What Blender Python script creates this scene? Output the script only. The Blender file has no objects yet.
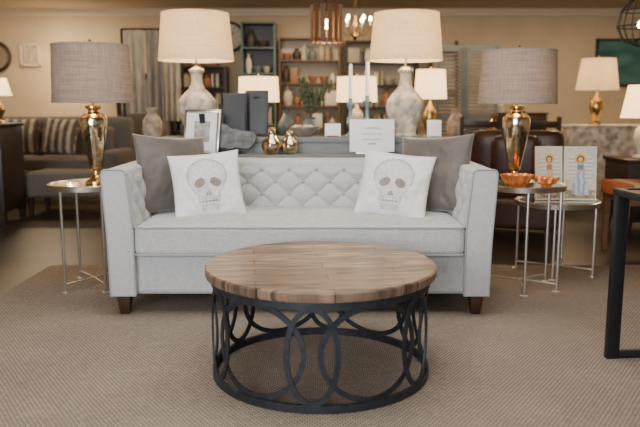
import bpy, bmesh, math, random
from mathutils import Vector, Matrix, noise as mnoise
R = random.Random(7)
pi = math.pi
def rad(a): return math.radians(a)
COL = bpy.context.scene.collection

# ---------------------------------------------------------------- materials
def mat(name, col, rough=0.5, metal=0.0, var=0.0, vscale=8.0, bump=0.0, bscale=60.0, stretch=(1,1,1),
        emit=None, estr=0.0, sheen=0.0, coat=0.0):
    m = bpy.data.materials.new(name); m.use_nodes = True
    nt = m.node_tree; b = nt.nodes['Principled BSDF']
    b.inputs['Base Color'].default_value = (*col, 1)
    b.inputs['Roughness'].default_value = rough
    b.inputs['Metallic'].default_value = metal
    if sheen: b.inputs['Sheen Weight'].default_value = sheen
    if coat: b.inputs['Coat Weight'].default_value = coat
    tc = nt.nodes.new('ShaderNodeTexCoord'); mp = nt.nodes.new('ShaderNodeMapping')
    mp.inputs['Scale'].default_value = stretch
    nt.links.new(tc.outputs['Object'], mp.inputs['Vector'])
    n = nt.nodes.new('ShaderNodeTexNoise'); n.inputs['Scale'].default_value = vscale
    n.inputs['Detail'].default_value = 5
    nt.links.new(mp.outputs[0], n.inputs['Vector'])
    r = nt.nodes.new('ShaderNodeValToRGB')
    r.color_ramp.elements[0].position = .3; r.color_ramp.elements[1].position = .7
    lo = tuple(max(0, c*(1-var)) for c in col); hi = tuple(min(1, c*(1+var)) for c in col)
    r.color_ramp.elements[0].color = (*lo, 1); r.color_ramp.elements[1].color = (*hi, 1)
    nt.links.new(n.outputs['Fac'], r.inputs['Fac'])
    nt.links.new(r.outputs['Color'], b.inputs['Base Color'])
    if bump:
        n2 = nt.nodes.new('ShaderNodeTexNoise'); n2.inputs['Scale'].default_value = bscale
        n2.inputs['Detail'].default_value = 3
        nt.links.new(mp.outputs[0], n2.inputs['Vector'])
        bp = nt.nodes.new('ShaderNodeBump'); bp.inputs['Strength'].default_value = bump
        bp.inputs['Distance'].default_value = 0.004
        nt.links.new(n2.outputs['Fac'], bp.inputs['Height'])
        nt.links.new(bp.outputs[0], b.inputs['Normal'])
    if emit:
        b.inputs['Emission Color'].default_value = (*emit, 1)
        b.inputs['Emission Strength'].default_value = estr
    return m

def linen_mat(name, c1, c2, scale=1.0):
    """woven linen: two crossed thread noises"""
    m = bpy.data.materials.new(name); m.use_nodes = True
    nt = m.node_tree; b = nt.nodes['Principled BSDF']; b.inputs['Roughness'].default_value = .92
    b.inputs['Sheen Weight'].default_value = .1
    tc = nt.nodes.new('ShaderNodeTexCoord'); o = []
    for sc in ((25, 25, 330), (330, 40, 25)):
        mp = nt.nodes.new('ShaderNodeMapping'); mp.inputs['Scale'].default_value = tuple(x*scale for x in sc)
        nt.links.new(tc.outputs['Object'], mp.inputs['Vector'])
        n = nt.nodes.new('ShaderNodeTexNoise'); n.inputs['Scale'].default_value = 1; n.inputs['Detail'].default_value = 3
        nt.links.new(mp.outputs[0], n.inputs['Vector']); o.append(n)
    ad = nt.nodes.new('ShaderNodeMath'); ad.operation = 'ADD'
    nt.links.new(o[0].outputs['Fac'], ad.inputs[0]); nt.links.new(o[1].outputs['Fac'], ad.inputs[1])
    mr = nt.nodes.new('ShaderNodeMapRange'); mr.inputs['From Min'].default_value = .7; mr.inputs['From Max'].default_value = 1.3
    nt.links.new(ad.outputs[0], mr.inputs['Value'])
    r = nt.nodes.new('ShaderNodeValToRGB'); r.color_ramp.elements[0].color = (*c1, 1); r.color_ramp.elements[1].color = (*c2, 1)
    nt.links.new(mr.outputs[0], r.inputs['Fac']); nt.links.new(r.outputs['Color'], b.inputs['Base Color'])
    bp = nt.nodes.new('ShaderNodeBump'); bp.inputs['Strength'].default_value = .5; bp.inputs['Distance'].default_value = .003
    nt.links.new(mr.outputs[0], bp.inputs['Height']); nt.links.new(bp.outputs[0], b.inputs['Normal'])
    return m

def shade_mat(name, col, trans=0.5, emit=0.0, ecol=(1, .72, .4)):
    m = bpy.data.materials.new(name); m.use_nodes = True
    nt = m.node_tree; nt.nodes.remove(nt.nodes['Principled BSDF'])
    out = nt.nodes['Material Output']
    tc = nt.nodes.new('ShaderNodeTexCoord')
    cols = []
    for sc in ((4, 4, 160), (160, 160, 4)):
        mp = nt.nodes.new('ShaderNodeMapping'); mp.inputs['Scale'].default_value = sc
        nt.links.new(tc.outputs['Object'], mp.inputs['Vector'])
        n = nt.nodes.new('ShaderNodeTexNoise'); n.inputs['Scale'].default_value = 1.5; n.inputs['Detail'].default_value = 2
        nt.links.new(mp.outputs[0], n.inputs['Vector']); cols.append(n)
    add = nt.nodes.new('ShaderNodeMath'); add.operation = 'ADD'
    nt.links.new(cols[0].outputs['Fac'], add.inputs[0]); nt.links.new(cols[1].outputs['Fac'], add.inputs[1])
    r = nt.nodes.new('ShaderNodeMapRange'); r.inputs['From Min'].default_value = .6; r.inputs['From Max'].default_value = 1.4
    r.inputs['To Min'].default_value = .65; r.inputs['To Max'].default_value = 1.25
    nt.links.new(add.outputs[0], r.inputs['Value'])
    mul = nt.nodes.new('ShaderNodeVectorMath'); mul.operation = 'SCALE'
    mul.inputs[0].default_value = col; nt.links.new(r.outputs[0], mul.inputs['Scale'])
    d = nt.nodes.new('ShaderNodeBsdfDiffuse'); t = nt.nodes.new('ShaderNodeBsdfTranslucent')
    nt.links.new(mul.outputs[0], d.inputs['Color']); nt.links.new(mul.outputs[0], t.inputs['Color'])
    mx = nt.nodes.new('ShaderNodeMixShader'); mx.inputs[0].default_value = trans
    nt.links.new(d.outputs[0], mx.inputs[1]); nt.links.new(t.outputs[0], mx.inputs[2])
    last = mx
    if emit:
        e = nt.nodes.new('ShaderNodeEmission'); e.inputs['Color'].default_value = (*ecol, 1); e.inputs['Strength'].default_value = emit
        ad = nt.nodes.new('ShaderNodeAddShader'); nt.links.new(mx.outputs[0], ad.inputs[0]); nt.links.new(e.outputs[0], ad.inputs[1]); last = ad
    nt.links.new(last.outputs[0], out.inputs['Surface'])
    return m

def paint_mat(name, rough=.8, bump=0.2, bscale=300, sheen=0):
    m = bpy.data.materials.new(name); m.use_nodes = True
    nt = m.node_tree; b = nt.nodes['Principled BSDF']; b.inputs['Roughness'].default_value = rough
    b.inputs['Sheen Weight'].default_value = sheen
    a = nt.nodes.new('ShaderNodeAttribute'); a.attribute_name = 'Col'
    nt.links.new(a.outputs['Color'], b.inputs['Base Color'])
    tc = nt.nodes.new('ShaderNodeTexCoord')
    n = nt.nodes.new('ShaderNodeTexNoise'); n.inputs['Scale'].default_value = bscale
    nt.links.new(tc.outputs['Object'], n.inputs['Vector'])
    bp = nt.nodes.new('ShaderNodeBump'); bp.inputs['Strength'].default_value = bump; bp.inputs['Distance'].default_value = .003
    nt.links.new(n.outputs['Fac'], bp.inputs['Height']); nt.links.new(bp.outputs[0], b.inputs['Normal'])
    return m

def plank_mat(name, c1, c2, cdark, pw=0.11, pl=0.9, rot=0.0, rough=.45):
    m = bpy.data.materials.new(name); m.use_nodes = True
    nt = m.node_tree; b = nt.nodes['Principled BSDF']; b.inputs['Roughness'].default_value = rough
    tc = nt.nodes.new('ShaderNodeTexCoord'); mp = nt.nodes.new('ShaderNodeMapping')
    mp.inputs['Rotation'].default_value = (0, 0, rot); mp.inputs['Scale'].default_value = (1, 1, .02)
    nt.links.new(tc.outputs['Object'], mp.inputs['Vector'])
    br = nt.nodes.new('ShaderNodeTexBrick'); br.inputs['Scale'].default_value = 1
    br.inputs['Brick Width'].default_value = pl; br.inputs['Row Height'].default_value = pw
    br.inputs['Mortar Size'].default_value = .0022; br.inputs['Mortar Smooth'].default_value = .3
    br.inputs['Color1'].default_value = (*c1, 1); br.inputs['Color2'].default_value = (*c2, 1); br.inputs['Mortar'].default_value = (*cdark, 1)
    nt.links.new(mp.outputs[0], br.inputs['Vector'])
    mp2 = nt.nodes.new('ShaderNodeMapping'); mp2.inputs['Scale'].default_value = (2.0, 18, 8)
    nt.links.new(mp.outputs[0], mp2.inputs['Vector'])
    n = nt.nodes.new('ShaderNodeTexNoise'); n.inputs['Scale'].default_value = 2.0; n.inputs['Detail'].default_value = 9; n.inputs['Distortion'].default_value = 1.2
    nt.links.new(mp2.outputs[0], n.inputs['Vector'])
    mr = nt.nodes.new('ShaderNodeMapRange'); mr.inputs['From Min'].default_value = .38; mr.inputs['From Max'].default_value = .64
    mr.inputs['To Min'].default_value = .30; mr.inputs['To Max'].default_value = 1.4
    nt.links.new(n.outputs['Fac'], mr.inputs['Value'])
    s = nt.nodes.new('ShaderNodeVectorMath'); s.operation = 'SCALE'
    nt.links.new(br.outputs['Color'], s.inputs[0]); nt.links.new(mr.outputs[0], s.inputs['Scale'])
    nt.links.new(s.outputs[0], b.inputs['Base Color'])
    bp = nt.nodes.new('ShaderNodeBump'); bp.inputs['Strength'].default_value = .3; bp.inputs['Distance'].default_value = .002
    nt.links.new(n.outputs['Fac'], bp.inputs['Height']); nt.links.new(bp.outputs[0], b.inputs['Normal'])
    return m

def rug_mat():
    m = bpy.data.materials.new('woven_rug_fibre'); m.use_nodes = True
    nt = m.node_tree; b = nt.nodes['Principled BSDF']; b.inputs['Roughness'].default_value = .95
    tc = nt.nodes.new('ShaderNodeTexCoord')
    ch = nt.nodes.new('ShaderNodeTexBrick'); ch.inputs['Scale'].default_value = 1
    ch.inputs['Brick Width'].default_value = .018; ch.inputs['Row Height'].default_value = .013
    ch.inputs['Mortar Size'].default_value = .0026; ch.inputs['Mortar Smooth'].default_value = .6
    ch.inputs['Color1'].default_value = (.48, .395, .315, 1); ch.inputs['Color2'].default_value = (.38, .31, .245, 1)
    ch.inputs['Mortar'].default_value = (.11, .085, .068, 1)
    nt.links.new(tc.outputs['Object'], ch.inputs['Vector'])
    n = nt.nodes.new('ShaderNodeTexNoise'); n.inputs['Scale'].default_value = 2.5; n.inputs['Detail'].default_value = 6
    nt.links.new(tc.outputs['Object'], n.inputs['Vector'])
    mr = nt.nodes.new('ShaderNodeMapRange'); mr.inputs['To Min'].default_value = .75; mr.inputs['To Max'].default_value = 1.2
    nt.links.new(n.outputs['Fac'], mr.inputs['Value'])
    s = nt.nodes.new('ShaderNodeVectorMath'); s.operation = 'SCALE'
    nt.links.new(ch.outputs['Color'], s.inputs[0]); nt.links.new(mr.outputs[0], s.inputs['Scale'])
    nt.links.new(s.outputs[0], b.inputs['Base Color'])
    bp = nt.nodes.new('ShaderNodeBump'); bp.inputs['Strength'].default_value = .7; bp.inputs['Distance'].default_value = .004; bp.invert = True
    nt.links.new(ch.outputs['Fac'], bp.inputs['Height']); nt.links.new(bp.outputs[0], b.inputs['Normal'])
    return m

# ---------------------------------------------------------------- mesh builder
class MB:
    def __init__(s): s.bm = bmesh.new(); s.mats = []
    def mi(s, m):
        if m not in s.mats: s.mats.append(m)
        return s.mats.index(m)
    def add(s, t, m, M=None):
        i = s.mi(m)
        for f in t.faces: f.material_index = i; f.smooth = True
        if M is not None: bmesh.ops.transform(t, matrix=M, verts=t.verts)
        bmesh.ops.recalc_face_normals(t, faces=t.faces)
        me = bpy.data.meshes.new('tmp'); t.to_mesh(me); t.free()
        s.bm.from_mesh(me); bpy.data.meshes.remove(me)
    def box(s, c, sz, m, bev=0.0, M=None, rot=None, taper=None, seg=2):
        t = bmesh.new(); bmesh.ops.create_cube(t, size=1)
        for v in t.verts:
            k = 1.0
            if taper and v.co.z < 0: k = taper
            v.co = Vector((v.co.x*sz[0]*k, v.co.y*sz[1]*k, v.co.z*sz[2]))
        if bev: bmesh.ops.bevel(t, geom=t.edges[:], offset=bev, segments=seg, affect='EDGES', profile=.5)
        T = Matrix.Translation(Vector(c))
        if rot is not None: T = T @ rot
        if M is not None: T = M @ T
        s.add(t, m, T)
    def lathe(s, prof, m, c=(0, 0, 0), seg=40, rib=None, M=None):
        t = bmesh.new(); rings = []
        for (r, z) in prof:
            if r < 1e-5: rings.append([t.verts.new((0, 0, z))])
            else:
                ring = []
                for k in range(seg):
                    a = 2*pi*k/seg; rr = r*(rib(a, z) if rib else 1)
                    ring.append(t.verts.new((rr*math.cos(a), rr*math.sin(a), z)))
                rings.append(ring)
        for A, B in zip(rings[:-1], rings[1:]):
            for k in range(seg):
                k2 = (k+1) % seg
                if len(A) == 1 and len(B) == 1: continue
                if len(A) == 1: t.faces.new((A[0], B[k], B[k2]))
                elif len(B) == 1: t.faces.new((A[k], A[k2], B[0]))
                else: t.faces.new((A[k], A[k2], B[k2], B[k]))
        T = Matrix.Translation(Vector(c))
        if M is not None: T = M @ T
        s.add(t, m, T)
    def sweep(s, pts, m, prof, normals=None, cyclic=False, M=None, caps=True):
        """prof: list of (a,b) offsets along (binormal, normal)"""
        t = bmesh.new(); n = len(pts); P = [Vector(p) for p in pts]; rings = []
        up = None
        for i in range(n):
            if cyclic: tg = (P[(i+1) % n]-P[i-1])
            else: tg = P[min(i+1, n-1)]-P[max(i-1, 0)]
            tg.normalize()
            if normals: nn = Vector(normals[i])
            else:
                if up is None: up = Vector((0, 0, 1)) if abs(tg.z) < .9 else Vector((1, 0, 0))
                nn = up
            nn = (nn - tg*nn.dot(tg)).normalized()
            if not normals: up = nn
            bn = tg.cross(nn)
            rings.append([t.verts.new(P[i]+bn*a+nn*b) for a, b in prof])
        k = len(prof)
        for i in range(n if cyclic else n-1):
            A = rings[i]; B = rings[(i+1) % n]
            for j in range(k): t.faces.new((A[j], A[(j+1) % k], B[(j+1) % k], B[j]))
        if not cyclic and caps: t.faces.new(rings[0]); t.faces.new(rings[-1])
        s.add(t, m, M)
    def tube(s, pts, r, m, cyclic=False, seg=8, M=None):
        s.sweep(pts, m, [(r*math.cos(2*pi*k/seg), r*math.sin(2*pi*k/seg)) for k in range(seg)], cyclic=cyclic, M=M)
    def rbox(s, c, sz, r, m, n=10, deform=None, M=None):
        t = bmesh.new(); bmesh.ops.create_cube(t, size=2)
        bmesh.ops.subdivide_edges(t, edges=t.edges[:], cuts=n, use_grid_fill=True)
        h = [x/2 for x in sz]
        for v in t.verts:
            q = []
            for k in range(3):
                x = v.co[k]; x = math.copysign(abs(x)**.5, x) if abs(x) > .0 else 0
                q.append(x)
            p = Vector([math.copysign(min(abs(q[k])*h[k], h[k]), q[k]) for k in range(3)])
            inner = Vector([max(-(h[k]-r), min(h[k]-r, p[k])) for k in range(3)])
            d = p-inner
            if d.length > 1e-6: p = inner+d.normalized()*r
            if deform: p = deform(p)
            v.co = p
        T = Matrix.Translation(Vector(c))
        if M is not None: T = M @ T
        s.add(t, m, T)
    def grid(s, f, nu, nv, m, M=None):
        t = bmesh.new(); V = [[t.verts.new(f(i/nu, j/nv)) for j in range(nv+1)] for i in range(nu+1)]
        for i in range(nu):
            for j in range(nv): t.faces.new((V[i][j], V[i+1][j], V[i+1][j+1], V[i][j+1]))
        s.add(t, m, M)
    def prism(s, poly, y0, y1, m, bev=0.0, M=None, seg=3):
        """poly in XZ, extruded along Y"""
        t = bmesh.new()
        A = [t.verts.new((x, y0, z)) for x, z in poly]; B = [t.verts.new((x, y1, z)) for x, z in poly]
        t.faces.new(A); t.faces.new(B[::-1]); k = len(poly)
        for j in range(k): t.faces.new((A[j], A[(j+1) % k], B[(j+1) % k], B[j]))
        if bev: bmesh.ops.bevel(t, geom=t.edges[:], offset=bev, segments=seg, affect='EDGES', profile=.5)
        s.add(t, m, M)
    def ball(s, c, r, m, sc=(1, 1, 1), u=16, v=10, M=None):
        t = bmesh.new(); bmesh.ops.create_uvsphere(t, u_segments=u, v_segments=v, radius=r)
        T = Matrix.Translation(Vector(c)) @ Matrix.Diagonal((*sc, 1))
        if M is not None: T = M @ T
        s.add(t, m, T)
    def finish(s, name, loc=(0, 0, 0), rot=(0, 0, 0), parent=None, sharp=35):
        me = bpy.data.meshes.new(name); s.bm.to_mesh(me); s.bm.free()
        for m in s.mats: me.materials.append(m)
        me.set_sharp_from_angle(angle=rad(sharp))
        o = bpy.data.objects.new(name, me); COL.objects.link(o); o.location = loc; o.rotation_euler = rot
        if parent: o.parent = parent
        return o

def painted(name, f, colf, nu, nv, m, parent=None, loc=(0, 0, 0), M=None, back=None, sharp=60):
    bm = bmesh.new(); cols = []
    def sheet(f, mirror):
        V = []
        for i in range(nu+1):
            row = []
            for j in range(nv+1):
                u, v = i/nu, j/nv
                row.append(bm.verts.new(f(u, v))); cols.append(colf(u, v) if not mirror else back[1](u, v))
            V.append(row)
        for i in range(nu):
            for j in range(nv):
                q = (V[i][j], V[i+1][j], V[i+1][j+1], V[i][j+1])
                bm.faces.new(q[::-1] if mirror else q)
    sheet(f, False)
    if back: sheet(back[0], True)
    lay = bm.verts.layers.float_color.new('Col')
    for v, c in zip(bm.verts, cols): v[lay] = (*c, 1)
    if back: bmesh.ops.remove_doubles(bm, verts=bm.verts, dist=1e-5)
    if M is not None: bmesh.ops.transform(bm, matrix=M, verts=bm.verts)
    for fc in bm.faces: fc.smooth = True
    me = bpy.data.meshes.new(name); bm.to_mesh(me); bm.free(); me.materials.append(m)
    o = bpy.data.objects.new(name, me); COL.objects.link(o); o.location = loc
    if parent: o.parent = parent
    return o

def point(name, loc, w, col=(1, .74, .45), r=.04, parent=None):
    l = bpy.data.lights.new(name, 'POINT'); l.energy = w; l.color = col; l.shadow_soft_size = r
    o = bpy.data.objects.new(name, l); COL.objects.link(o); o.location = loc
    if parent: o.parent = parent
    return o
def area(name, loc, tgt, w, sx, sy, col=(1, 1, 1)):
    l = bpy.data.lights.new(name, 'AREA'); l.shape = 'RECTANGLE'; l.size = sx; l.size_y = sy; l.energy = w; l.color = col
    o = bpy.data.objects.new(name, l); COL.objects.link(o); o.location = loc
    o.rotation_euler = (Vector(tgt)-Vector(loc)).to_track_quat('-Z', 'Y').to_euler(); return o

def lerp(a, b, t): return tuple(a[i]*(1-t)+b[i]*t for i in range(3))
def sm(a, b, x):
    t = max(0, min(1, (x-a)/(b-a))); return t*t*(3-2*t)

# palette
M_linen = linen_mat('sofa_linen', (.43, .435, .44), (.60, .605, .605))
M_linen_sh = mat('sofa_piping', (.34, .345, .35), .9, var=.04)
M_leg = mat('walnut_leg', (.05, .02, .012), .35, var=.3, vscale=20)
M_iron = mat('wrought_iron', (.034, .037, .046), .48, metal=.55, var=.25, vscale=30, bump=.15, bscale=80)
M_black = mat('black_metal', (.014, .014, .016), .4, metal=.3)
M_blk = mat('black_paint', (.010, .010, .013), .45)
M_top = plank_mat('reclaimed_wood_planks', (.34, .215, .13), (.17, .112, .076), (.015, .009, .006), .098, .55, rad(-6), .34)
M_silver = mat('brushed_silver', (.68, .66, .62), .28, metal=1)
M_mirror = mat('table_glass', (.50, .50, .48), .08, metal=.9)
M_gold = mat('antique_gold', (.66, .43, .17), .22, metal=1, var=.3, vscale=25)
M_merc = mat('mercury_glass', (.68, .56, .38), .12, metal=1, var=.5, vscale=35, bump=.3, bscale=40)
M_white_wood = mat('whitewashed_wood', (.58, .50, .40), .75, var=.55, vscale=14, bump=.5, bscale=50)
M_brass = mat('brass', (.6, .42, .18), .3, metal=1)
M_grey_wood = mat('grey_painted_wood', (.17, .185, .19), .6, var=.12, vscale=10, stretch=(1, 8, 8))
M_dark_wood = mat('dark_wood', (.030, .016, .010), .4, var=.4, vscale=10, stretch=(1, 8, 8))
M_mid_wood = mat('brown_wood', (.15, .075, .034), .5, var=.35, vscale=8, stretch=(1, 8, 8))
M_leather = mat('brown_leather', (.05, .019, .011), .38, var=.3, vscale=12, bump=.2, bscale=80)
M_grey_fab = mat('grey_upholstery', (.13, .112, .096), .9, var=.1, vscale=60)
M_cream = mat('cream_paint', (.66, .58, .45), .6, var=.06)
M_paper = mat('white_paper', (.88, .88, .88), .6)
M_inkgrey = mat('grey_ink', (.25, .25, .27), .8)
M_teal = mat('teal_paint', (.10, .15, .135), .5, var=.2)
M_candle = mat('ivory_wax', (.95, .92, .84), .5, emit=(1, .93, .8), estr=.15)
M_teal_glass = mat('blue_grey_ceramic', (.20, .27, .29), .25)
M_orange = mat('amber_lustre_glass', (.80, .24, .06), .18, metal=.3, var=.35, vscale=40)
M_stone = mat('grey_stone', (.12, .125, .13), .6, var=.5, vscale=18, bump=.6, bscale=30)
M_wicker = mat('wicker', (.26, .16, .08), .8, var=.5, vscale=60, bump=.6, bscale=80)
M_leaf = mat('olive_leaf', (.10, .13, .06), .6, var=.4, vscale=20)
M_bulb = mat('bulb_glass', (1, .85, .6), .4, emit=(1, .72, .4), estr=40)
M_sh_taupe = shade_mat('taupe_linen_shade', (.45, .375, .315), .38)
M_sh_cream = shade_mat('cream_linen_shade', (.92, .78, .55), .6, emit=.22, ecol=(1, .80, .52))
M_sh_far = shade_mat('ivory_shade', (.90, .76, .54), .55, emit=1.4, ecol=(1, .78, .48))
M_paint = paint_mat('printed_canvas')
M_pfab = paint_mat('printed_cotton', .9, .35, 400, .2)
M_velvet = paint_mat('taupe_velvet', .55, .15, 120, .5)

# ---------------------------------------------------------------- room
def simple_box(name, c, sz, m):
    b = MB(); b.box((0, 0, 0), sz, m); return b.finish(name, c)
M_floor = mat('stained_concrete', (.040, .026, .019), .38, var=.35, vscale=2.5, bump=.05, bscale=20)
M_wall = mat('warm_beige_plaster', (.58, .46, .31), .85, var=.07, vscale=2)
M_ceil = mat('ceiling_paint', (.48, .39, .29), .9, var=.03)
M_trim = mat('trim_paint', (.66, .57, .44), .6)
simple_box('floor', (0, 4.5, -.05), (12.4, 15.4, .1), M_floor)
simple_box('ceiling', (0, 4.5, 2.75), (12.4, 15.4, .1), M_ceil)
simple_box('wall_back', (0, 12.1, 1.35), (12.4, .2, 2.7), M_wall)
simple_box('wall_left', (-6.1, 4.5, 1.35), (.2, 15, 2.7), M_wall)
simple_box('wall_right', (6.1, 4.5, 1.35), (.2, 15, 2.7), M_wall)
b = MB()  # shopfront wall with three window openings
for x in (-6.0, -2.0, 2.0, 6.0): b.box((x, 0, 1.35), (.35, .2, 2.7), M_wall)
b.box((0, 0, .25), (12.3, .2, .5), M_wall); b.box((0, 0, 2.6), (12.3, .2, .2), M_wall)
b.finish('wall_front', (0, -3.0, 0))
for i, x in enumerate((-4, 0, 4)):
    b = MB()
    for dx in (-1.8, 0, 1.8): b.box((dx, 0, 1.5), (.05, .06, 2.0), M_black)
    for z in (.53, 2.47): b.box((0, 0, z), (3.65, .06, .05), M_black)
    b.finish('window_%d' % (i+1), (x, -3.0, 0))
simple_box('baseboard_back', (0, 11.985, .07), (12, .03, .14), M_trim)
simple_box('trim_1', (0, 11.97, 2.64), (12, .06, .12), M_trim)
b = MB(); b.box((0, 0, 0), (4.5, 5.31, .012), rug_mat(), bev=.004)
b.finish('woven_area_rug', (.36, 2.15, .006))
RZ = .012

# ---------------------------------------------------------------- sofa
b = MB()
sx, sz = .086, .075
def tuft(x, z):
    u = (x/sx+z/sz)/2; v = (x/sx-z/sz)/2
    a = abs(math.sin(pi*u)); c = abs(math.sin(pi*v))
    return (max(a, 1e-4)*max(c, 1e-4))**.45
b.box((0, .46, .222), (1.90, .84, .22), M_linen, bev=.012)
b.box((0, .80, .442), (2.06, .20, .665), M_linen, bev=.030, seg=4)
for sgn in (-1, 1):
    poly = [(1.025, .112), (1.030, .40), (1.050, .752), (1.044, .768), (1.03, .775), (.935, .775), (.918, .768), (.912, .752), (.885, .45), (.885, .112)]
    poly = [(sgn*x, z) for x, z in poly]
    b.prism(poly, 0, .88, M_linen, bev=.006)
    ins = [(x-sgn*0.004 if abs(x) > 1 else x+sgn*.004, z) for x, z in poly]
    b.tube([(x, .002, z) for x, z in ins], .0055, M_linen_sh, cyclic=True, seg=6)
    def fa(u, v, s=sgn):
        y = .03+.66*u; z = .46+.30*v
        e = min(sm(0, .08, u), sm(1, .88, v))
        off = .020*tuft(y-.05, z-.49)*e
        xx = .886+(z-.45)*.088
        return (s*(xx-off+.004), y, z)
    b.grid(fa, 80, 40, M_linen)
    b.box((sgn*.965, .07, .056), (.078, .078, .112), M_leg, bev=.004, taper=.62)
    b.box((sgn*.965, .83, .056), (.07, .07, .112), M_leg, bev=.004, taper=.62)
def fb(u, v):
    x = -.90+1.80*u; z = .44+.33*v
    e = sm(1, .86, v)
    off = .024*tuft(x, z-.49)*e
    return (x, .703-off+.03*sm(.75, 1, v), z)
b.grid(fb, 280, 56, M_linen)
for j in range(0, 4):
    z = .49+j*sz
    if z > .75: continue
    for i in range(-11, 12):
        if (i+j) % 2 == 0 and abs(i*sx) < .88:
            b.ball((i*sx, .697, z), .012, M_linen_sh, sc=(1, .6, 1), u=10, v=6)
def crown(p):
    if p.z > 0: p.z += .018*(1-(p.x/.9)**4)*(1-(p.y/.36)**2)
    p.y += -.006*(1-(abs(p.x)/.9)**4) if p.y < 0 else 0
    p.z += .003*math.sin(p.x*9)*(1 if p.z > 0 else 0)
    return p
b.rbox((0, .345, .408), (1.768, .72, .165), .035, M_linen, n=22, deform=crown)
def loop(w, d, z, y0, r=.03, front=-.0):
    pts = []
    for cx, cy, a0 in ((w-r, d-r, 0), (-w+r, d-r, 90), (-w+r, -d+r, 180), (w-r, -d+r, 270)):
        for k in range(5):
            a = rad(a0+k*22.5); pts.append((cx+r*math.cos(a), y0+cy+r*math.sin(a), z))
    return pts
for zz in (.335, .478):
    b.tube(loop(.884-.002, .36, zz, .343, .03), .0055, M_linen_sh, cyclic=True, seg=6)
b.tube([(-.88, .035, .128), (.88, .035, .128)], .005, M_linen_sh, seg=6)
o = b.finish('tufted_tuxedo_sofa', (-.106, 3.58, RZ)); o.scale = (.975, 1, 1.005)

# ---------------------------------------------------------------- pillows
def pillow(name, w, h, T, colf, n, m, loc, yaw, lean, roll, seed=0):
    def mk(s):
        def f(u, v):
            a, c = 2*u-1, 2*v-1
            th = T*(max(0, (1-a*a))*max(0, (1-c*c)))**.42
            x = w/2*a*(1-.07*(1-c*c)); z = h/2*c*(1-.07*(1-a*a))
            k = (1-a**8)*(1-c**8)
            wr = .013*mnoise.noise(Vector((a*2.3+seed, c*2.3, s*4)))*k
            wr += .005*mnoise.noise(Vector((a*7+seed, c*5, s*4)))*k
            return (x, -s*(th+wr), z)
        return f
    Mx = Matrix.Rotation(rad(yaw), 4, 'Z') @ Matrix.Rotation(rad(-lean), 4, 'X') @ Matrix.Rotation(rad(roll), 4, 'Y')
    plain = lambda u, v: colf(0.02, 0.02)
    return painted(name, mk(1), colf, n, n, m, loc=loc, M=Mx, back=(mk(-1), plain))
def velvet(u, v):
    k = .5+.5*mnoise.noise(Vector((u*3, v*3, 1)))
    return lerp((.075, .063, .055), (.14, .12, .105), k)
def skull(u, v):
    x, y = (2*u-1)/.98, (2*v-1)/.98+.03
    base = (.80, .79, .77); d = 0.0
    n = mnoise.noise(Vector((x*11, y*11, 2))); n2 = mnoise.noise(Vector((x*4, y*4, 7)))
    cr = (x/.60)**2+((y-.24)/.58)**2
    ck = (x/.50)**2+((y+.08)/.34)**2          # cheekbones
    jw = .34-.10*sm(-.45, -.82, y)
    jaw = abs(x) < jw and -.84 < y < -.15
    inside = cr < 1 or jaw or ck < 1
    if inside:
        edge = max(0, min(1, (cr-.55)/.45)) if y > .05 else .35
        d = .26+.34*edge+.28*n+.1*n2
        if jaw and y < -.3: d = .34+.3*n+.35*sm(jw-.10, jw, abs(x))
    if .90 < cr < 1.03 and y > .0: d = .85
    ey = ((abs(x)-.235)/.165)**2+((y-.03+.25*(abs(x)-.235))/.15)**2
    if ey < 1: d = 1.25+.15*n
    elif ey < 1.3: d = .15
    if abs(x) < .10*(1-(y+.38)/.20) and -.38 < y < -.17 and abs(x) > .012: d = 1.2
    if -.68 < y < -.44 and abs(x) < .27:
        ph = (x*10) % 1
        d = .08 if .13 < ph < .87 else .95
        if abs(y+.56) < .022: d = 1.1
        if y > -.465 or y < -.655: d = .7
    return lerp(base, (.27, .235, .205), min(1.15, max(0, d*.82)))
pillow('velvet_throw_pillow', .46, .46, .075, velvet, 40, M_velvet, (-.855, 4.05, .725), 40, 14, 4, 1)
pillow('velvet_throw_pillow', .46, .46, .075, velvet, 40, M_velvet, (.665, 4.05, .725), -36, 14, -4, 5)
pillow('skull_print_pillow', .40, .385, .075, skull, 150, M_pfab, (-.632, 3.90, .675), 12, 20, -5, 2)
pillow('skull_print_pillow', .41, .385, .075, skull, 150, M_pfab, (.418, 3.90, .675), -16, 20, 6, 8)

# ---------------------------------------------------------------- coffee table
b = MB()
H = .46; Rt = .478
b.lathe([(0, H-.042), (Rt-.012, H-.042), (Rt-.003, H-.038), (Rt, H-.03), (Rt, H-.006), (Rt-.006, H), (0, H)], M_top, seg=120)
rr = .448
def ring(z, w, t):
    N = 96
    pts = [(rr*math.cos(2*pi*k/N), rr*math.sin(2*pi*k/N), z) for k in range(N)]
    nm = [(math.cos(2*pi*k/N), math.sin(2*pi*k/N), 0) for k in range(N)]
    b.sweep(pts, M_iron, [(-w/2, -t/2), (w/2, -t/2), (w/2, t/2), (-w/2, t/2)], normals=nm, cyclic=True)
ring(.016, .032, .014); ring(H-.058, .030, .012)
def oval(phi, half, z0, z1, rofs):
    N = 64; pts = []; nm = []
    for k in range(N):
        a = 2*pi*k/N; th = phi+half*math.cos(a); z = (z0+z1)/2+(z1-z0)/2*math.sin(a)
        q = rr+rofs
        pts.append((q*math.cos(th), q*math.sin(th), z)); nm.append((math.cos(th), math.sin(th), 0))
    w, t = .021, .007
    b.sweep(pts, M_iron, [(-w/2, -t/2), (w/2, -t/2), (w/2, t/2), (-w/2, t/2)], normals=nm, cyclic=True)
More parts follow.
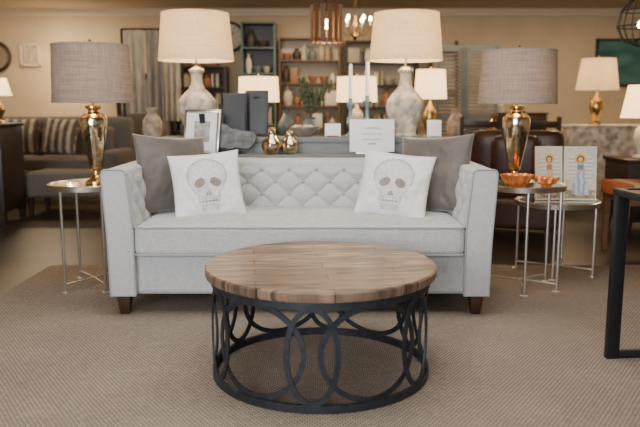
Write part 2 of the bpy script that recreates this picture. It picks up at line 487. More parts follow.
# interlocking chain: slim upright loops linking broad loops
for k in range(6):
    oval(rad(-94+60*k), rad(12), .036, .392, .004)
    oval(rad(-64+60*k), rad(26), .036, .392, -.004)
b.box((0, 0, H-.05), (.85, .04, .012), M_iron); b.box((0, 0, H-.05), (.04, .85, .012), M_iron)
b.finish('round_coffee_table', (0.003, 2.85, RZ))

# ---------------------------------------------------------------- side tables
def ring_pts(r, z, N=48): return [(r*math.cos(2*pi*k/N), r*math.sin(2*pi*k/N), z) for k in range(N)]
def side_table_single(loc, h, r, angs, matr, name='round_side_table'):
    b = MB()
    b.lathe([(0, h-.012), (r-.01, h-.012), (r-.004, h-.03), (r, h-.03), (r+.002, h), (r-.006, h+.004), (r-.012, h-.006), (0, h-.006)], matr, seg=64)
    b.lathe([(0, h-.0055), (r-.012, h-.0055)], M_mirror, seg=64)
    for a in angs:
        c, s = math.cos(rad(a)), math.sin(rad(a)); q = r-.02
        b.tube([(c*q, s*q, h-.015), (c*q, s*q, .004)], .009, matr, seg=8)
        b.lathe([(0, 0), (.024, 0), (.024, .006), (.008, .012), (0, .012)], matr, c=(c*q, s*q, 0), seg=14)
    k = len(angs)
    for i in range(k):
        a = rad(angs[i]); q = r-.02
        b.tube([(math.cos(a)*q, math.sin(a)*q, .05), (0, 0, .05)], .006, matr, seg=6)
    return b.finish(name, loc)
side_table_single((-1.405, 4.24, RZ), .64, .24, (240, 305, 60, 130), M_silver)
side_table_single((1.225, 4.20, RZ), .64, .25, (262, 325, 30, 150), M_silver)
side_table_single((1.565, 4.58, RZ), .49, .27, (250, 325, 60, 150), M_silver)

# ---------------------------------------------------------------- lamps
def table_lamp(name, loc, prof, basemat, sz0, sz1, r0, r1, shmat, watts, accents=(), rib=None, lamp_r=.04):
    b = MB()
    b.lathe(prof, basemat, seg=48, rib=rib)
    for pr, mm in accents: b.lathe(pr, mm, seg=32)
    top = prof[-1][1]
    b.tube([(0, 0, top-.005), (0, 0, sz0+.06)], .008, M_brass, seg=10)
    b.lathe([(0, sz0+.05), (.018, sz0+.05), (.018, sz0+.10), (0, sz0+.10)], M_brass, seg=16)
    b.ball((0, 0, sz0+.135), .03, M_bulb if watts > 5 else M_paper, sc=(1, 1, 1.25))
    hp = [(.055*math.sin(t*pi)*1.0, 0, sz0+.07+(sz1-sz0-.075)*t) for t in [i/10 for i in range(11)]]
    b.tube(hp, .002, M_brass, seg=6); b.tube([(-x, y, z) for x, y, z in hp], .002, M_brass, seg=6)
    b.lathe([(.003, sz1-.012), (.01, sz1), (.006, sz1+.01), (.012, sz1+.022), (0, sz1+.035)], M_brass, seg=14)
    for a in (0, 120, 240):
        b.tube([(0, 0, sz1-.012), (math.cos(rad(a))*r1*.99, math.sin(rad(a))*r1*.99, sz1-.012)], .002, M_brass, seg=6)
    b.lathe([(r0, sz0), (r1, sz1), (r1-.003, sz1), (r0-.003, sz0), (r0, sz0)], shmat, seg=72)
    for r, z in ((r0, sz0+.005), (r1, sz1-.005)):
        b.lathe([(r+.001, z-.006), (r+.002, z), (r+.001, z+.006)], shmat, seg=72)
    o = b.finish(name, loc)
    if watts: point(name+'_bulb_light', (0, 0, sz0+.16), watts, r=lamp_r, parent=o)
    return o
urn = [(0, 0), (.062, 0), (.064, .012), (.05, .022), (.03, .035), (.022, .055), (.02, .075), (.034, .085), (.036, .095), (.042, .13), (.056, .20), (.07, .27), (.080, .33), (.084, .37), (.078, .40), (.055, .42), (.03, .43), (.028, .445), (.045, .455), (.045, .465), (.014, .475), (0, .475)]
gold_acc = [([(.0, .0), (.066, .0), (.066, .014), (.05, .024), (.031, .037), (.0235, .055), (.0215, .076), (.036, .086), (.038, .096), (.0, .096)], M_gold),
            ([(.079, .40), (.057, .422), (.032, .432), (.030, .445), (.047, .455), (.047, .467), (.015, .477)], M_gold)]
table_lamp('mercury_glass_table_lamp', (-1.365, 4.26, RZ+.636), urn, M_merc, .487, .825, .234, .222, M_sh_taupe, 10.0, gold_acc)
table_lamp('mercury_glass_table_lamp', (1.185, 4.26, RZ+.636), urn, M_merc, .48, .79, .232, .215, M_sh_taupe, 10.0, gold_acc)
gourd = [(0, 0), (.085, 0), (.09, .012), (.078, .03), (.082, .05), (.105, .11), (.125, .17), (.132, .215), (.122, .26), (.09, .30), (.058, .335), (.043, .37), (.038, .41), (.04, .44), (.055, .455), (.057, .468), (.035, .478), (.02, .49), (0, .49)]
rib = lambda a, z: 1+.05*abs(math.sin(7*a)) if .03 < z < .44 else 1
table_lamp('whitewashed_gourd_table_lamp', (-.865, 5.00, .897), gourd, M_white_wood, .53, .85, .262, .232, M_sh_cream, 48, rib=rib)
table_lamp('whitewashed_gourd_table_lamp', (.60, 5.00, .897), gourd, M_white_wood, .53, .85, .255, .225, M_sh_cream, 48, rib=rib)

# ---------------------------------------------------------------- console behind sofa
b = MB()
b.box((0, .20, .88), (2.02, .40, .034), M_grey_wood, bev=.005)
b.box((0, .02, .78), (1.96, .025, .17), M_grey_wood, bev=.003)
b.box((0, .38, .80), (1.90, .025, .13), M_grey_wood)
for x in (-.95, .95):
    b.box((x, .20, .80), (.025, .36, .13), M_grey_wood)
    for y in (.035, .365): b.box((x, y, .432), (.06, .06, .864), M_grey_wood, bev=.004, taper=.7)
b.box((0, -.085, .783), (1.9, .17, .02), M_grey_wood, bev=.003)
for x in (-.9, 0, .9): b.prism([(0, .66), (.02, .66), (.02, .773), (0, .773)], -.16, .01, M_grey_wood, M=Matrix.Translation((x, 0, 0)))
b.box((0, .2, .2), (1.9, .33, .025), M_grey_wood)
b.finish('sofa_console_table', (-.13, 4.83, 0))
LZ = .793; CZ = .897
b = MB(); T = Matrix.Rotation(rad(-8), 4, 'X')
b.box((0, 0, .125), (.30, .012, .22), M_paper, bev=.002, M=T)
b.box((0, .0, .008), (.22, .07, .012), M_silver, bev=.003)
for j, (z, w) in enumerate(((.175, .10), (.135, .14), (.10, .12), (.07, .05))):
    pts = [(-w/2+w*k/30, -.008, z+.006*math.sin(k*2.1+j)*(1 if k % 7 else .2)) for k in range(31)]
    b.tube(pts, .0013, M_inkgrey, seg=4, M=T)
b.finish('white_sign_card', (.35, 4.72, LZ))
b = MB(); T = Matrix.Rotation(rad(-14), 4, 'X')
for x in (-.115, .115): b.box((x, 0, .155), (.022, .018, .30), M_silver, bev=.003, M=T)
for z in (.016, .294): b.box((0, 0, z), (.25, .018, .022), M_silver, bev=.003, M=T)
b.box((0, .004, .155), (.22, .006, .27), M_paper, M=T)
b.box((0, -.001, .155), (.11, .004, .14), mat('photo_print', (.35, .33, .3), .6, var=.6, vscale=20), M=T)
b.box((0, .06, .14), (.04, .006, .26), M_blk, rot=Matrix.Rotation(rad(8), 4, 'X'))
b.finish('silver_picture_frame', (-.80, 4.69, LZ+.002), (0, 0, rad(-12)))
b = MB()
t = bmesh.new()
out = []
N = 40
for k in range(N):
    a = 2*pi*k/N; r = .10*(1+.28*math.cos(2*a+.5)+.12*math.cos(3*a)+.07*math.sin(7*a)); out.append((r*1.25*math.cos(a), .11+r*.95*math.sin(a)))
A = [t.verts.new((x, -.014, z)) for x, z in out]; Bv = [t.verts.new((x*1.02, .014, z)) for x, z in out]
t.faces.new(A); t.faces.new(Bv[::-1])
for j in range(N): t.faces.new((A[j], A[(j+1) % N], Bv[(j+1) % N], Bv[j]))
b.add(t, M_stone, Matrix.Rotation(rad(-10), 4, 'X'))
b.box((0, .01, .012), (.13, .07, .024), M_blk, bev=.003)
b.finish('agate_slab_on_stand', (-.60, 4.72, LZ))
for x, y, s in ((-.325, 4.71, 1.05), (-.205, 4.73, .95)):
    b = MB()
    b.lathe([(0, 0), (.03*s, 0), (.055*s, .02*s), (.064*s, .05*s), (.058*s, .08*s), (.036*s, .11*s), (.024*s, .135*s), (.026*s, .155*s), (.016*s, .17*s), (0, .172*s)], M_merc, seg=32, rib=lambda a, z: 1+.03*math.sin(10*a))
    b.tube([(0, 0, .168*s), (.004, 0, .19*s), (.014, 0, .2*s)], .003, M_gold, seg=6)
    b.finish('mercury_glass_pear', (x, y, LZ+.001))
for x, y, w, h, a in ((-.60, 5.0, .17, .31, 6), (-.46, 5.06, .17, .33, -8)):
    b = MB(); T = Matrix.Rotation(rad(-8), 4, 'X')
    b.box((0, 0, h/2), (w, .02, h), M_blk, bev=.003, M=T)
    b.box((0, -.011, h/2), (w-.035, .004, h-.035), mat('slate_board', (.007, .008, .012), .35), M=T)
    b.box((0, .055, h*.43), (.04, .006, h*.88), M_blk, rot=Matrix.Rotation(rad(12), 4, 'X'))
    b.finish('black_slate_board', (x, y, CZ), (0, 0, rad(a)))
for x, y, hh in ((.215, 5.0, .27), (.335, 5.04, .29)):
    b = MB()
    b.lathe([(0, 0), (.048, 0), (.05, .01), (.03, .02), (.012, .035), (.01, .06), (.02, .08), (.030, .10), (.022, .125), (.012, .15), (.012, hh-.08), (.03, hh-.05), (.032, hh-.04), (.015, hh-.03), (.015, hh), (0, hh)], M_teal_glass, seg=28)
    b.lathe([(0, hh), (.014, hh), (.013, hh+.23), (.005, hh+.24), (0, hh+.24)], M_candle, seg=16)
    b.tube([(0, 0, hh+.24), (.001, 0, hh+.252)], .001, M_blk, seg=5)
    b.finish('candlestick_with_taper', (x, y, CZ))
b = MB(); b.box((0, 0, .05), (.11, .012, .09), M_paper, rot=Matrix.Rotation(rad(-10), 4, 'X')); b.box((0, 0, .006), (.08, .05, .012), M_mid_wood)
b.finish('price_card_stand', (.09, 4.96, CZ))
b = MB()
b.lathe([(0, 0), (.05, 0), (.055, .012), (.10, .05), (.115, .07), (.108, .07), (.05, .02), (0, .02)], M_silver, seg=36)
for k in range(6): b.ball((.05*math.cos(k*1.05), .05*math.sin(k*1.05), .055), .03, M_white_wood, u=12, v=8)
b.finish('bowl_of_wooden_balls', (-.12, 5.06, CZ))
b = MB(); b.box((0, 0, .06), (.10, .015, .12), M_paper, bev=.002, rot=Matrix.Rotation(rad(-8), 4, 'X')); b.box((0, 0, .006), (.08, .05, .012), M_silver)
b.finish('price_card_stand', (.80, 4.94, CZ))

# ---------------------------------------------------------------- things on right tables
def shell_bowl(loc, r, h):
    b = MB()
    rb = lambda a, z: 1+.13*math.cos(9*a)*(z/h)
    b.lathe([(0, 0), (r*.4, 0), (r*.42, .008), (r*.8, h*.45), (r, h), (r*.95, h), (r*.72, h*.5), (r*.3, .014), (0, .014)], M_orange, seg=72, rib=rb)
    b.ball((0, 0, h*.55), r*.5, M_orange, sc=(1, 1, .8)); b.finish('amber_glass_petal_dish', loc)
TZ = RZ+.636
shell_bowl((1.145, 4.05, TZ), .09, .075); shell_bowl((1.325, 4.08, TZ), .072, .055)
def angel(variant):
    robe = (.34, .42, .60) if variant else (.66, .40, .32)
    bgc = (.60, .55, .42) if variant else (.66, .60, .50)
    def f(u, v):
        x, y = (u-.5)*2*.56, v*2-1
        n = mnoise.noise(Vector((x*5+variant*9, y*5, 0)))
        c = lerp(bgc, (.80, .76, .66), .5+.5*n)
        if y < -.62: c = lerp((.35, .32, .18), (.25, .32, .22), .5+.5*n)
        for s in (-1, 1):   # wings
            wx, wy = (x*s-.24), (y-.18)
            if (wx/.22)**2+((wy-.35*wx)/.46)**2 < 1: c = lerp((.92, .90, .85), (.42, .38, .34), abs(math.sin(wy*22))*.7)
        t = (.42-y)/1.2
        if -.82 < y < .42 and abs(x-.02*math.sin(y*6)) < .09+.21*t: c = lerp(robe, (.80, .78, .76), .35+.45*math.sin(x*34+n*2))
        if abs(x) < .10 and .1 < y < .4: c = lerp(robe, (.45, .16, .10) if not variant else (.12, .22, .42), .8)
        if math.hypot(x, y-.54) < .22: c = (.80, .58, .20)
        if math.hypot(x, y-.53) < .14: c = (.18, .09, .04)
        if math.hypot(x/.8, y-.51) < .10: c = (.72, .48, .34)
        if abs(y-.08) < .05 and abs(x) < .13: c = (.72, .48, .34)
        for q in range(5):
            if math.hypot(x-(-.45+q*.23), y+.82+.05*math.sin(q*9)) < .06: c = (.55, .10, .08) if q % 2 else (.75, .5, .2)
        if abs(x) > .53 or abs(y) > .955: c = (.80, .76, .66)
        return c
    return f
for i, (x, y, w, h, yaw) in enumerate(((1.515, 4.60, .18, .355, 4), (1.715, 4.59, .21, .355, -4))):
    b = MB(); T = Matrix.Rotation(rad(-7), 4, 'X')
    b.box((0, 0, h/2), (w, .02, h), M_cream, bev=.002, M=T)
    o = b.finish('angel_canvas_print', (x, y, RZ+.487), (0, 0, rad(yaw)))
    painted('print_face', lambda u, v, w=w, h=h: (w*(u-.5)*.99, -.0108, h*v*.99+.001), angel(i), 90, 140, M_paint, parent=o, M=T)

# ---------------------------------------------------------------- iron-frame table on the right (runs toward the camera side)
b = MB(); W, D, hh = .85, 1.5, .755
b.box((W/2, -D/2, hh-.018), (W-.08, D-.06, .024), M_mid_wood, bev=.004)
for x in (.02, W-.02): b.box((x, -D/2, hh-.015), (.04, D, .03), M_black, bev=.002)
for y in (-.015, -D+.015): b.box((W/2, y, hh-.015), (W-.08, .03, .03), M_black, bev=.002)
for y in (-.03, -D+.03):
    for x in (.028, W-.028): b.box((x, y, (hh-.03)/2), (.056, .03, hh-.03), M_black, bev=.002)
    b.box((W/2, y, .018), (W-.112, .03, .034), M_black, bev=.002)
b.finish('iron_frame_table', (1.262, 3.00, RZ), (0, 0, rad(5)))

# ---------------------------------------------------------------- background furniture
def chest(name, loc, w, d, h, m, cols=2, rows=3, rot=0, legh=.12):
    b = MB()
    b.box((0, 0, h-.015), (w+.04, d+.03, .03), m, bev=.004)
    b.box((0, 0, (h-.03+legh)/2), (w, d, h-.03-legh), m, bev=.004)
    for x in (-1, 1):
        for y in (-1, 1): b.box((x*(w/2-.035), y*(d/2-.035), legh/2), (.06, .06, legh), m, taper=.7)
    cw = (w-.06)/cols; rh = (h-.03-legh-.05)/rows
    for i in range(cols):
        for j in range(rows):
            cx = -w/2+.03+cw*(i+.5); cz = legh+.025+rh*(j+.5)
            b.box((cx, -d/2-.006, cz), (cw-.02, .016, rh-.02), m, bev=.004)
            b.ball((cx, -d/2-.022, cz), .014, M_brass, u=10, v=6)
    return b.finish(name, loc, (0, 0, rad(rot)))
chest('dark_wood_dresser', (-3.46, 6.75, 0), 1.0, .5, .95, M_dark_wood, 2, 4)
chest('dark_wood_sideboard', (.2, 6.95, 0), 2.5, .45, .80, M_dark_wood, 4, 2)
chest('whitewashed_chest', (3.25, 8.0, 0), .95, .5, .90, M_white_wood, 2, 3)
chest('brown_wood_cabinet', (3.05, 11.6, 0), 1.2, .5, 1.0, M_dark_wood, 2, 3)
chest('dark_wood_chest', (3.08, 6.2, 0), .9, .5, .66, M_dark_wood, 2, 2)

cyl = [(0, 0), (.07, 0), (.07, .015), (.03, .03), (.05, .08), (.075, .14), (.06, .20), (.02, .24), (.015, .27), (0, .27)]
def far_lamp(loc, hb, r0, r1, hs, w, m=M_cream, nm='ivory_shade_table_lamp', shm=None):
    k = hb/.27
    table_lamp(nm, loc, [(r, z*k) for r, z in cyl], m, hb+.02, hb+.02+hs, r0, r1, shm or M_sh_far, w)
far_lamp((-.60, 6.95, .801), .33, .20, .19, .24, 12, M_gold)
far_lamp((.36, 6.95, .801), .33, .20, .19, .24, 12, M_white_wood)
far_lamp((1.08, 6.95, .801), .36, .16, .14, .28, 12, M_brass)
far_lamp((3.10, 7.95, .901), .37, .23, .18, .34, 20, M_gold, shm=M_sh_cream)
far_lamp((2.84, 6.2, .661), .33, .19, .14, .28, 12, M_cream)
far_lamp((-3.08, 6.75, .951), .24, .14, .10, .16, 14, M_brass)

def sofa_far(name, loc, w, d, m, rot=0, arm=.18, hb=.85, ha=.6, cush=2):
    b = MB()
    b.rbox((0, 0, .25), (w, d, .26), .03, m, n=5)
    b.rbox((0, d/2-.11, (hb+.12)/2), (w, .22, hb-.12), .07, m, n=6)
    for s in (-1, 1): b.rbox((s*(w/2-arm/2), 0, (ha+.12)/2), (arm, d, ha-.12), .06, m, n=6)
    cw = (w-2*arm)/cush
    for i in range(cush):
        cx = -w/2+arm+cw*(i+.5)
        b.rbox((cx, -.06, .44), (cw-.01, d-.22, .15), .045, m, n=6)
        b.rbox((cx, d/2-.25, .66), (cw-.02, .17, .40), .07, m, n=6)
    for x in (-1, 1):
        for y in (-1, 1): b.box((x*(w/2-.08), y*(d/2-.08), .065), (.06, .06, .13), M_leg, taper=.7)
    return b.finish(name, loc, (0, 0, rad(rot)), sharp=60)
sofa_far('grey_sofa', (-3.45, 8.5, 0), 2.2, .95, M_grey_fab, hb=.98, cush=2)
sofa_far('brown_leather_armchair', (1.66, 6.0, 0), .80, .85, M_leather, rot=-20, hb=.90, cush=1)
b = MB()
b.rbox((0, 0, .31), (1.0, .6, .26), .06, M_grey_fab, n=6)
for x in (-1, 1):
    for y in (-1, 1): b.box((x*.42, y*.22, .09), (.05, .05, .18), M_leg, taper=.7)
b.finish('grey_upholstered_ottoman', (-2.55, 7.35, 0), sharp=60)
stripes = lambda u, v: (.45, .38, .28) if int(u*9) % 2 else (.10, .08, .06)
pillow('striped_pillow', .44, .44, .08, stripes, 40, M_pfab, (-3.52, 8.26, .76), 5, 18, 0)
pillow('striped_pillow', .44, .44, .08, stripes, 40, M_pfab, (-3.05, 8.26, .76), -8, 18, 3)
b = MB()
kil = [mat('kilim_rust', (.42, .11, .03), .9), mat('kilim_cream', (.5, .36, .2), .9), mat('kilim_dark', (.08, .05, .04), .9)]
for k in range(7): b.box((-.24+.08*k, 0, .50), (.082, .42, .10), kil[(0, 1, 0, 2, 0, 1, 0)[k]], bev=.01)
for x in (-.24, .24):
    for y in (-.17, .17): b.box((x, y, .225), (.05, .05, .45), M_mid_wood, taper=.6)
for y in (-.17, .17): b.box((0, y, .42), (.46, .03, .06), M_mid_wood)
b.finish('kilim_upholstered_stool', (2.48, 5.25, 0))

# display shelving with decor
def shelf(name, loc, w, h, d, nsh, m, seed, back=None):
    rr_ = random.Random(seed); b = MB()
    for s in (-1, 1): b.box((s*(w/2-.015), 0, h/2), (.03, d, h), m)
    b.box((0, d/2-.008, h/2), (w, .016, h), back or m)
    cols = [mat(name+'_item_%d' % i, c, .5) for i, c in enumerate(((.6, .52, .40), (.14, .18, .18), (.32, .16, .08), (.75, .70, .60), (.06, .045, .035), (.45, .38, .28), (.5, .38, .22)))]
    st = h/nsh
    for k in range(nsh+1):
        z = min(k*st, h-.0125); b.box((0, 0, z if k else .0125), (w-.05, d-.01, .025), m)
        if k == nsh: break
        x = -w/2+.05; zt = k*st+.013 if k else .025
        while x < w/2-.12:
            q = rr_.random(); c = rr_.choice(cols)
            if q < .25:
                nb = rr_.randint(2, 4)
                for _ in range(nb):
                    bw = rr_.uniform(.02, .035); bh = rr_.uniform(.5, .7)*st
                    if x+bw > w/2-.04: break
                    b.box((x+bw/2, 0, zt+bh/2), (bw-.002, d*.6, bh), rr_.choice(cols), bev=.002, seg=1); x += bw
                x += .01
            elif q < .6:
                r = rr_.uniform(.045, .09); hh = rr_.uniform(.45, .85)*st
                if x+2*r < w/2-.02: b.lathe([(0, 0), (r*.6, 0), (r, hh*.35), (r*.8, hh*.7), (r*.35, hh*.85), (r*.5, hh), (0, hh)], c, c=(x+r, -.02, zt), seg=16)
                x += 2*r+.01
            elif q < .8:
                r = rr_.uniform(.07, .10)
                if x+2*r < w/2-.02: b.lathe([(0, 0), (r*.4, 0), (r*.8, .05), (r, .11), (r*.93, .11), (0, .03)], c, c=(x+r, -.02, zt), seg=18)
                x += 2*r+.01
            else:
                ww = rr_.uniform(.12, .2); hh = st*.65
                if x+ww < w/2-.03: b.box((x+ww/2, 0, zt+hh/2), (ww, d*.55, hh), c, bev=.006)
                x += ww+.01
    return b.finish(name, loc)
shelf('display_shelving', (-.17, 11.75, 0), 1.0, 2.2, .35, 6, M_mid_wood, 3, M_cream)
shelf('teal_display_cabinet', (-.98, 11.55, 0), .55, 2.42, .4, 6, M_teal, 9, M_dark_wood)
shelf('display_shelving', (1.0, 11.75, 0), 1.2, 2.15, .35, 6, M_dark_wood, 21, M_cream)
shelf('display_shelving', (-2.0, 11.75, 0), .95, 1.75, .35, 5, M_dark_wood, 33, M_mid_wood)
def basket(loc, r, h, m=M_wicker):
    b = MB(); b.lathe([(0, 0), (r*.8, 0), (r, h*.6), (r*.97, h), (r*.92, h), (r*.9, h*.5), (0, .02)], m, seg=28, rib=lambda a, z: 1+.02*math.sin(24*a+z*150))
    b.tube([(r*math.cos(a)*.95, 0, h+r*.9*math.sin(a)) for a in [pi*i/14 for i in range(15)]], .012, m, seg=6); b.finish('wicker_basket', loc)
basket((-1.8, 11.72, 1.752), .17, .22); basket((-2.2, 11.72, 1.752), .14, .18); basket((1.25, 11.72, 2.152), .15, .18)
# blanket ladder
b = MB(); T = Matrix.Rotation(rad(-9), 4, 'X')
for x in (-.22, .22): b.box((x, 0, 1.1), (.05, .04, 2.2), M_mid_wood, bev=.006, M=T)
for k in range(6): b.box((0, 0, .25+.35*k), (.42, .03, .045), M_mid_wood, M=T)
b.box((0, -.035, 1.62), (.38, .05, .5), mat('folded_throw', (.5, .42, .32), .95, var=.2), bev=.02, M=T)
b.finish('wooden_blanket_ladder', (2.05, 11.6, .005))
def branches(nm, loc, seed, h, hv, m):
    rr_ = random.Random(seed); b = MB()
    b.lathe([(0, 0), (.05, 0), (.09, hv*.4), (.07, hv*.8), (.045, hv*.92), (.055, hv), (.04, hv), (0, hv*.3)], m, seg=24)
    for k in range(11):
        a = rr_.uniform(0, 2*pi); sp = rr_.uniform(.08, .22); hh = h*rr_.uniform(.6, 1)
        pts = [(math.cos(a)*sp*t**1.6, math.sin(a)*sp*t**1.6, hv*.8+hh*t) for t in [i/8 for i in range(9)]]
        b.tube(pts, .0035, M_mid_wood, seg=5)
        for j in range(3, 9):
            for s in (-1, 1):
                p = pts[j]; q = rr_.uniform(.8, 1.3)
                b.ball((p[0]+s*.022*math.sin(a+j), p[1]+s*.022*math.cos(a+j), p[2]+.012), .017*q, M_leaf, sc=(1, .5, 1.5), u=6, v=4)
    b.finish(nm, loc)
branches('vase_of_branches', (-.09, 6.93, .801), 4, .40, .20, M_teal_glass)
branches('vase_of_olive_stems', (2.95, 11.55, 1.001), 8, .6, .28, M_white_wood)
# arched mirror
b = MB()
arch = [(-.35, 0), (.35, 0)]+[(.35*math.cos(a), 1.25+.35*math.sin(a)) for a in [pi*i/16 for i in range(17)]]
inn = [(-.29, .06), (.29, .06)]+[(.29*math.cos(a), 1.25+.29*math.sin(a)) for a in [pi*i/16 for i in range(17)]]
b.prism(arch, .012, .04, M_dark_wood); b.prism(inn, 0, .011, M_mirror)
b.tube([(x, .004, z) for x, z in arch], .03, M_dark_wood, cyclic=True, seg=8)
b.finish('arched_floor_mirror', (-3.05, 11.9, .04))
T = Matrix.Rotation(rad(90), 4, 'X')
b = MB()
b.lathe([(0, 0), (.25, 0), (.25, .05), (.22, .06), (.21, .045), (0, .045)], M_dark_wood, seg=48, M=T)
b.lathe([(0, .047), (.205, .047)], M_cream, seg=48, M=T)
for k in range(12):
    a = rad(30*k); b.box((.17*math.cos(a), -.05, .17*math.sin(a)), (.035, .004, .01), M_blk, rot=Matrix.Rotation(-a, 4, 'Y'))
b.box((.04, -.053, .04), (.13, .004, .012), M_blk, rot=Matrix.Rotation(rad(-45), 4, 'Y')); b.box((-.03, -.053, .03), (.10, .004, .014), M_blk, rot=Matrix.Rotation(rad(35), 4, 'Y'))
b.finish('round_wall_clock', (-1.50, 11.98, 2.24))
b = MB()
b.lathe([(.20, 0), (.26, 0), (.26, .03), (.22, .045), (.20, .02)], M_dark_wood, seg=48, M=T); b.lathe([(0, .015), (.21, .015)], M_mirror, seg=48, M=T)
b.finish('round_wall_mirror', (-5.42, 11.98, 1.92))
def framed(name, loc, w, h, colf, fm, rotz=0, fw=.04):
    b = MB()
    for s in (-1, 1):
        b.box((s*(w/2), 0, 0), (fw, .04, h+fw), fm, bev=.004); b.box((0, 0, s*h/2), (w+fw, .04, fw), fm, bev=.004)
    b.box((0, .008, 0), (w, .015, h), M_cream)
    o = b.finish(name, loc, (0, 0, rotz))
    painted('print_face', lambda u, v: (w*(u-.5), -.002, h*(v-.5)), colf, 50, 40, M_paint, parent=o)
def sea(u, v):
    n = mnoise.noise(Vector((u*4, v*5, 3))); return lerp((.03, .10, .10), (.10, .27, .24), .5+.7*n)
def beigeart(u, v):
    n = mnoise.noise(Vector((u*6, v*6, 5))); return lerp((.6, .52, .40), (.36, .27, .18), .5+.7*n)
framed('teal_abstract_painting', (5.25, 11.97, 1.82), 1.25, .75, sea, M_dark_wood)
framed('framed_botanical_print', (-4.85, 11.97, 1.95), .30, .34, beigeart, M_cream, fw=.03)
framed('framed_botanical_print', (3.75, 11.97, 1.7), .36, .48, beigeart, M_dark_wood, fw=.03)
b = MB(); b.box((0, .02, 0), (.08, .03, .16), M_brass, bev=.004)
b.tube([(0, .01, 0), (0, -.08, -.02), (0, -.12, .04)], .008, M_brass); b.ball((0, -.12, .07), .035, M_bulb)
b.lathe([(.06, .03), (.10, .17), (.097, .17), (.057, .03)], M_sh_far, c=(0, -.12, -.02), seg=30)
o = b.finish('wall_sconce', (-4.2, 11.96, 1.55)); point('sconce_bulb_light', (0, -.2, .1), 30, parent=o)
M_lin2 = mat('hanging_linen', (.42, .38, .32), .95, var=.25, vscale=5, stretch=(6, 1, 1))
M_lin3 = mat('hanging_grey_linen', (.25, .23, .21), .95, var=.25, vscale=5, stretch=(6, 1, 1))
b = MB()
for x in (-.4, .4): b.tube([(x, 0, .02), (x, 0, 2.12)], .018, M_black); b.box((x, 0, .015), (.05, .5, .03), M_black)
b.tube([(-.4, 0, 2.12), (.4, 0, 2.12)], .016, M_black)
for (x0, x1, mm, L) in ((-.36, -.1, M_lin2, 1.1), (-.08, .16, M_lin3, 1.3), (.18, .37, M_lin2, 1.2)):
    def fl(u, v, x0=x0, x1=x1, L=L): return (x0+(x1-x0)*u, -.02-.03*math.sin(u*16+x0*9)*(.4+v)-.02*v, 2.11-L*v)
    b.grid(fl, 60, 6, mm)
b.finish('linen_display_rack', (-2.25, 9.6, 0))
M_shut = mat('grey_blue_shutter', (.18, .20, .21), .6, var=.15)
b = MB()
for i in range(2):
    A = Matrix.Translation((i*.42, (i % 2)*.12, 0)) @ Matrix.Rotation(rad(16 if i % 2 == 0 else -16), 4, 'Z')
    for x in (0, .38): b.box((x, 0, .95), (.045, .03, 1.9), M_shut, M=A)
    for z in (.06, .95, 1.86): b.box((.19, 0, z), (.36, .03, .08), M_shut, M=A)
    for k in range(38):
        z = .13+k*.046
        if abs(z-.95) > .05: b.box((.19, 0, z), (.34, .034, .006), M_shut, M=A, rot=Matrix.Rotation(rad(35), 4, 'X'))
b.finish('louvered_folding_screen', (1.55, 9.4, 0))
b = MB()
for k in range(14):
    a = 2*pi*k/14; b.box((.17*math.cos(a), .17*math.sin(a), 0), (.055, .012, .40), M_mid_wood, rot=Matrix.Rotation(a+pi/2, 4, 'Z'))
for z in (-.17, .17): b.tube(ring_pts(.16, z, 32), .008, M_black, cyclic=True, seg=6)
b.tube([(-.16, 0, .15), (.16, 0, .15)], .006, M_black, seg=6); b.ball((0, 0, 0), .05, M_bulb)
b.tube([(0, 0, .04), (0, 0, .68)], .006, M_black, seg=6); b.lathe([(0, .66), (.06, .67), (.06, .69), (0, .69)], M_black, seg=20)
o = b.finish('wood_slat_drum_pendant', (.07, 8.0, 2.01)); point('pendant_bulb_light', (0, 0, -.07), 20, parent=o)
def chandelier(name, loc, r, arms, top, m=M_gold):
    b = MB()
    b.lathe([(0, -.16), (.02, -.15), (.035, -.11), (.015, -.06), (.03, -.02), (.03, .03), (.012, .08), (.018, .14), (0, .15)], m, seg=20)
    for k in range(arms):
        a = 2*pi*k/arms; c, s = math.cos(a), math.sin(a)
        b.tube([(c*r*t, s*r*t, -.03-.08*math.sin(pi*t)+.05*t*t) for t in [i/8 for i in range(9)]], .006, m, seg=6)
        b.lathe([(0, 0), (.025, .01), (.008, .02), (.01, .07), (0, .07)], M_candle, c=(c*r, s*r, .02), seg=12)
        b.ball((c*r, s*r, .105), .018, M_bulb, sc=(1, 1, 1.7), u=10, v=8)
        for q in (.4, .75): b.ball((c*r*q, s*r*q, -.14), .012, M_silver, sc=(.7, .7, 1.8), u=6, v=4)
    b.tube([(0, 0, .14), (0, 0, top-.01)], .005, m, seg=6); b.lathe([(0, top-.03), (.06, top-.015), (.06, top), (0, top)], m, seg=20)
    o = b.finish(name, loc); point('chandelier_light', (0, 0, .3), 12, parent=o)
chandelier('candle_arm_chandelier', (.44, 9.0, 2.08), .19, 6, .62)
b = MB()
for z, r in ((.22, .10), (.1, .19), (-.05, .22), (-.18, .16)): b.tube(ring_pts(r, z, 36), .007, M_iron, cyclic=True, seg=6)
for k in range(16):
    a = 2*pi*k/16; b.tube([(r*math.cos(a), r*math.sin(a), z) for z, r in ((.22, .10), (.1, .19), (-.05, .22), (-.18, .16), (-.24, .02))], .005, M_iron, seg=5)
b.tube([(0, 0, 0), (0, 0, .76)], .006, M_iron, seg=6); b.tube([(-.1, 0, .22), (.1, 0, .22)], .006, M_iron, seg=6); b.ball((0, 0, -.03), .035, M_bulb)
b.lathe([(0, .755), (.06, .76), (.06, .775), (0, .775)], M_iron, seg=16)
b.finish('wire_basket_chandelier', (3.12, 7.0, 1.924))
b = MB(); b.box((0, 0, .74), (1.3, .8, .04), M_mid_wood, bev=.005)
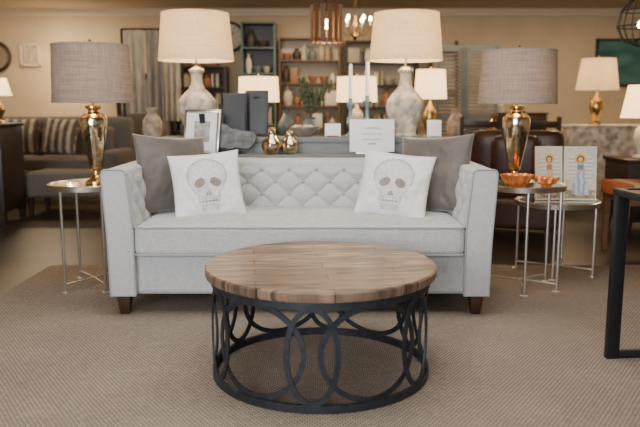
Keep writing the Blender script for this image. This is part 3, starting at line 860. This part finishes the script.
for x in (-1, 1):
    for y in (-1, 1): b.box((x*.57, y*.32, .36), (.08, .08, .72), M_mid_wood, taper=.7)
for x in (-1, 1): b.box((x*.57, 0, .67), (.03, .6, .09), M_mid_wood)
for y in (-1, 1): b.box((0, y*.32, .67), (1.1, .03, .09), M_mid_wood)
b.finish('wood_dining_table', (2.0, 8.3, 0))
for x, s, m in ((1.6, 1.2, M_white_wood), (2.05, .9, M_gold), (2.35, 1.1, M_stone)):
    b = MB(); b.lathe([(0, 0), (.06*s, 0), (.09*s, .06*s), (.08*s, .16*s), (.04*s, .22*s), (.055*s, .27*s), (.045*s, .27*s), (0, .18*s)], m, seg=28)
    b.finish('ceramic_jar', (x, 8.3, .761))
def chair(loc, rot, m):
    b = MB(); b.box((0, 0, .45), (.44, .44, .04), m, bev=.01)
    for x in (-1, 1):
        b.box((x*.19, -.19, .215), (.04, .04, .43), m, taper=.7); b.box((x*.19, .2, .5), (.04, .035, 1.0), m, taper=.8)
        b.box((x*.19, 0, .2), (.02, .36, .025), m)
    for z in (.62, .76, .92): b.box((0, .2, z), (.36, .02, .07), m, bev=.006)
    b.finish('ladder_back_dining_chair', loc, (0, 0, rad(rot)))
chair((2.3, 7.55, 0), 180, M_dark_wood); chair((1.7, 7.6, 0), 175, M_dark_wood)
for x, s, m in ((-.33, .9, M_teal_glass), (.78, .9, M_gold), (-.95, 1.1, M_stone)):
    b = MB(); b.lathe([(0, 0), (.05*s, 0), (.09*s, .08*s), (.095*s, .14*s), (.05*s, .22*s), (.03*s, .26*s), (.045*s, .30*s), (.038*s, .30*s), (0, .2*s)], m, seg=28)
    b.finish('ceramic_vase', (x, 6.93, .801))
b = MB(); b.box((0, 0, .72), (1.1, .5, .04), M_dark_wood, bev=.004)
for x in (-1, 1):
    for y in (-1, 1): b.box((x*.48, y*.19, .35), (.06, .06, .70), M_dark_wood, taper=.7)
b.box((0, 0, .18), (1.0, .42, .03), M_dark_wood); b.finish('dark_console_table', (-1.5, 8.0, 0))
for x, s, m in ((-1.9, 1.3, M_white_wood), (-1.5, 1.0, M_stone), (-1.2, 1.1, M_silver)):
    b = MB(); b.lathe([(0, 0), (.06*s, 0), (.09*s, .06*s), (.08*s, .16*s), (.04*s, .22*s), (.055*s, .27*s), (.045*s, .27*s), (0, .18*s)], m, seg=28)
    b.finish('ceramic_jar', (x, 8.0, .741))

# ---------------------------------------------------------------- lights
area('shopfront_daylight', (-1.8, -2.6, 1.85), (0, 4, .5), 335, 3.2, 1.8, (.92, .96, 1.0))
for i, (x, y, w) in enumerate(((-3.6, 8.6, 34), (0, 10.3, 48), (3.6, 9.8, 52), (-4.2, 10.9, 50), (1.7, 9.0, 20), (4.6, 8.0, 26), (-1.2, 9.0, 20))):
    b = MB(); b.lathe([(0, -.01), (.07, -.01), (.085, -.02), (.09, 0), (0, 0)], M_trim, seg=24); o = b.finish('recessed_ceiling_light', (x, y, 2.70))
    l = area('ceiling_glow', (x, y, 2.66), (x, y, 0), w, .5, .5, (1, .76, .48))
area('ceiling_softlight', (0, 2.8, 2.66), (0, 2.9, 0), 75, 2.6, 1.8, (1, .95, .88))
w = bpy.data.worlds.new('World'); bpy.context.scene.world = w; w.use_nodes = True
w.node_tree.nodes['Background'].inputs['Color'].default_value = (.8, .88, 1, 1); w.node_tree.nodes['Background'].inputs['Strength'].default_value = .5

# ---------------------------------------------------------------- camera
cam = bpy.data.cameras.new('Camera'); co = bpy.data.objects.new('Camera', cam); COL.objects.link(co)
co.location = (0, 0, 1.12); co.rotation_euler = (rad(90-8.8), 0, 0)
cam.sensor_width = 36; cam.lens = 36*700/640
cam.dof.use_dof = True; cam.dof.focus_distance = 3.5; cam.dof.aperture_fstop = 2.0
bpy.context.scene.camera = co
